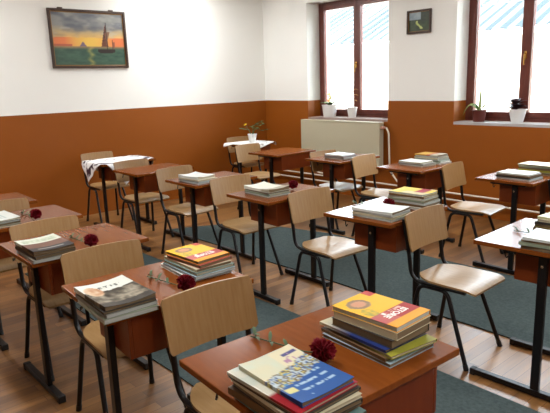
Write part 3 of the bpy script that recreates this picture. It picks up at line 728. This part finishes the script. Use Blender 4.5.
bm = new(); add_tube(bm, [(0, 0, .12), (.01, 0, .26), (.03, 0, .42)], .004, 6); st = obj('stem', bm, M['stem'], t)
for i in range(9):
    a = i*2.2; z = .22+.024*i
    bm = new(); leaf_strip(bm, [(.012+math.cos(a)*.075*q, math.sin(a)*.075*q, z+.02*math.sin(PI*q)) for q in [k/5 for k in range(6)]], .02); obj('leaf', bm, mat('amber_leaf', (186, 140, 60), .5) if i == 0 else bpy.data.materials['amber_leaf'], st, True)
# on the right window sill
t = thing('potted_plant', 'strap leaved plant arching from a dark red pot on the right window sill', 'plant', (-3.30, YW+.12, SILL))
pot(t, .06, .075, .13, M['clay'])
for i, (dx, dy, tp, en, wd) in enumerate([(-.19, -.02, .15, -.19, .022), (-.13, .02, .12, -.12, .020), (.27, -.02, .13, .02, .018), (.12, .03, .09, -.02, .016), (.012, .0, .02, .32, .016), (-.06, -.05, .09, -.02, .016), (.07, -.05, .08, -.02, .016)]):
    bm = new(); leaf_strip(bm, arch(0, 0, .115, dx, dy, tp, en), wd, (0, -.5, .85) if i != 4 else (0, 1, 0)); obj('leaf', bm, M['leaf'] if i % 2 else M['leaf2'], t, True)
t = thing('potted_plant', 'dark burgundy leaved plant in a square white pot on the right window sill', 'plant', (-2.86, YW+.12, SILL))
pot(t, .058, .088, .145, M['white'])
for i in range(26):
    a = i*2.4; l = .05+.07*cellrand(i, 1); z = .15+.10*cellrand(i, 4)
    bm = new(); leaf_strip(bm, [(math.cos(a)*(l*q*1.2)-.03, math.sin(a)*l*q, z-.03+.045*math.sin(PI*q*.7)) for q in [k/5 for k in range(6)]], .03); obj('leaf', bm, M['leafd'], t, True)
# ------------------------------------------------------------------ pictures
def picture(name, w_, h_, loc, rot, fw_, m_frame, fn, label, nx, ny, slip=.008):
    t = thing(name, label, 'picture', loc); t.rotation_euler = rot     # local x right, z up, -y towards the room
    bm = new()
    a, b = w_/2, h_/2
    for bb_ in [(-a, -a+fw_, -b, b), (a-fw_, a, -b, b), (-a+fw_, a-fw_, -b, -b+fw_), (-a+fw_, a-fw_, b-fw_, b)]: add_box(bm, bb_[0], bb_[1], -.028, 0, bb_[2], bb_[3])
    obj('frame', bm, m_frame, t, bevel=.004)
    a2, b2 = a-fw_, b-fw_
    bm = new()
    for bb_ in [(-a2, -a2+slip, -b2, b2), (a2-slip, a2, -b2, b2), (-a2+slip, a2-slip, -b2, -b2+slip), (-a2+slip, a2-slip, b2-slip, b2)]: add_box(bm, bb_[0], bb_[1], -.018, -.004, bb_[2], bb_[3])
    obj('slip', bm, M['gold'], t)
    a3, b3 = a2-slip, b2-slip
    bm = new(); add_slab(bm, lambda u, v: ((-a3+2*a3*u, -.012, -b3+2*b3*v), (0, -1, 0)), .006, nx, ny)
    o = obj('painting', bm, M['paint'], t); paint_mesh(o.data, lambda p: fn((p.x+a3)/(2*a3), (p.z+b3)/(2*b3)), .9)
    return t
def sea(u, v):
    cl = fbm(u*4+1, v*7, 1)
    if v > .36:
        q = (v-.36)/.64
        c = mixc((232, 130, 76), (242, 200, 90), max(0, 1-((u-.5)/.35)**2)) if q < .28 else mixc((232, 186, 112), (148, 150, 146), min(1, (q-.28)/.35))
        if q > .25: c = mixc(c, (104, 108, 118), max(0, min(1, (cl-.45)*4))*min(1, (q-.2)*2.4)); c = mixc(c, (190, 190, 180), max(0, min(1, (fbm(u*6, v*10, 9)-.58)*4))*.6)
        if q < .06 and u < .25: c = (190, 96, 70)
        if abs(u-.4) < .045*(1-(v-.38)/.07) and .36 < v < .45: c = (120, 100, 120)
    else:
        c = mixc((34, 66, 58), (84, 116, 92), fbm(u*10, v*24, 4))
        g_ = max(0, 1-abs(u-.5-.02*math.sin(v*40))/.055); c = mixc(c, (214, 190, 92), g_*.8*(.4+.6*vnoise(v*30, u*6)))
        if v > .30: c = mixc(c, (214, 150, 100), (v-.30)/.06*.7)
    # boat: hull, masts and sails
    if .60 < u < .86 and .235 < v < .31 and v > .235+.9*max(0, .63-u)+.5*max(0, u-.82): c = (44, 30, 26)
    def tri(p, a, b, d):
        s = lambda x, y, z: (x[0]-z[0])*(y[1]-z[1])-(y[0]-z[0])*(x[1]-z[1])
        r = (s(p, a, b) > 0, s(p, b, d) > 0, s(p, d, a) > 0); return r[0] == r[1] == r[2]
    if tri((u, v), (.66, .36), (.735, .80), (.765, .36)): c = (110, 60, 42) if fbm(u*20, v*14) > .45 else (74, 42, 34)
    if tri((u, v), (.68, .62), (.80, .66), (.735, .38)) and u > .73: c = (138, 98, 74)
    if abs(u-.742) < .005 and .3 < v < .83: c = (40, 28, 24)
    if abs(u-.83) < .004 and .3 < v < .50: c = (60, 40, 34)
    if abs(u-.845+.0*(v)) < .016 and .33 < v < .45: c = (150, 90, 70)
    return c
picture('framed_painting', .965, .675, (XL+.001, 3.085, 2.137), (0, math.radians(0), PI/2), .030, M['darkframe'], sea, 'framed seascape painting of a sailing boat at sunset on the left wall', 110, 76).rotation_euler = (0, 0, PI/2)
hk = [o for o in COL.objects if o.name == 'framed_painting'][0]
for x in (-.33, .30):
    bm = new(); add_box(bm, x-.03, x+.03, -.022, -.004, .3375, .352); obj('hanging_tab', bm, M['darkframe'], hk, bevel=.003)
def vale(u, v):
    c = mixc((28, 44, 26), (74, 92, 52), fbm(u*7, v*7, 2))
    if v > .62 and u < .6: c = mixc((120, 140, 150), (170, 184, 190), fbm(u*5, v*5, 6))
    if v > .5 and u > .62: c = mixc((34, 44, 32), (62, 72, 50), fbm(u*9, v*9))
    p = .5+.12*math.sin(v*9+.5)
    if .12 < v < .55 and abs(u-p) < .05+.05*(.5-v): c = (184, 196, 112)
    return c
picture('framed_picture', .325, .262, (-4.027, YW-.001, 2.193), (0, 0, 0), .022, M['darkframe'], vale, 'small dark framed landscape picture on the wall between the two windows', 40, 32, .004)
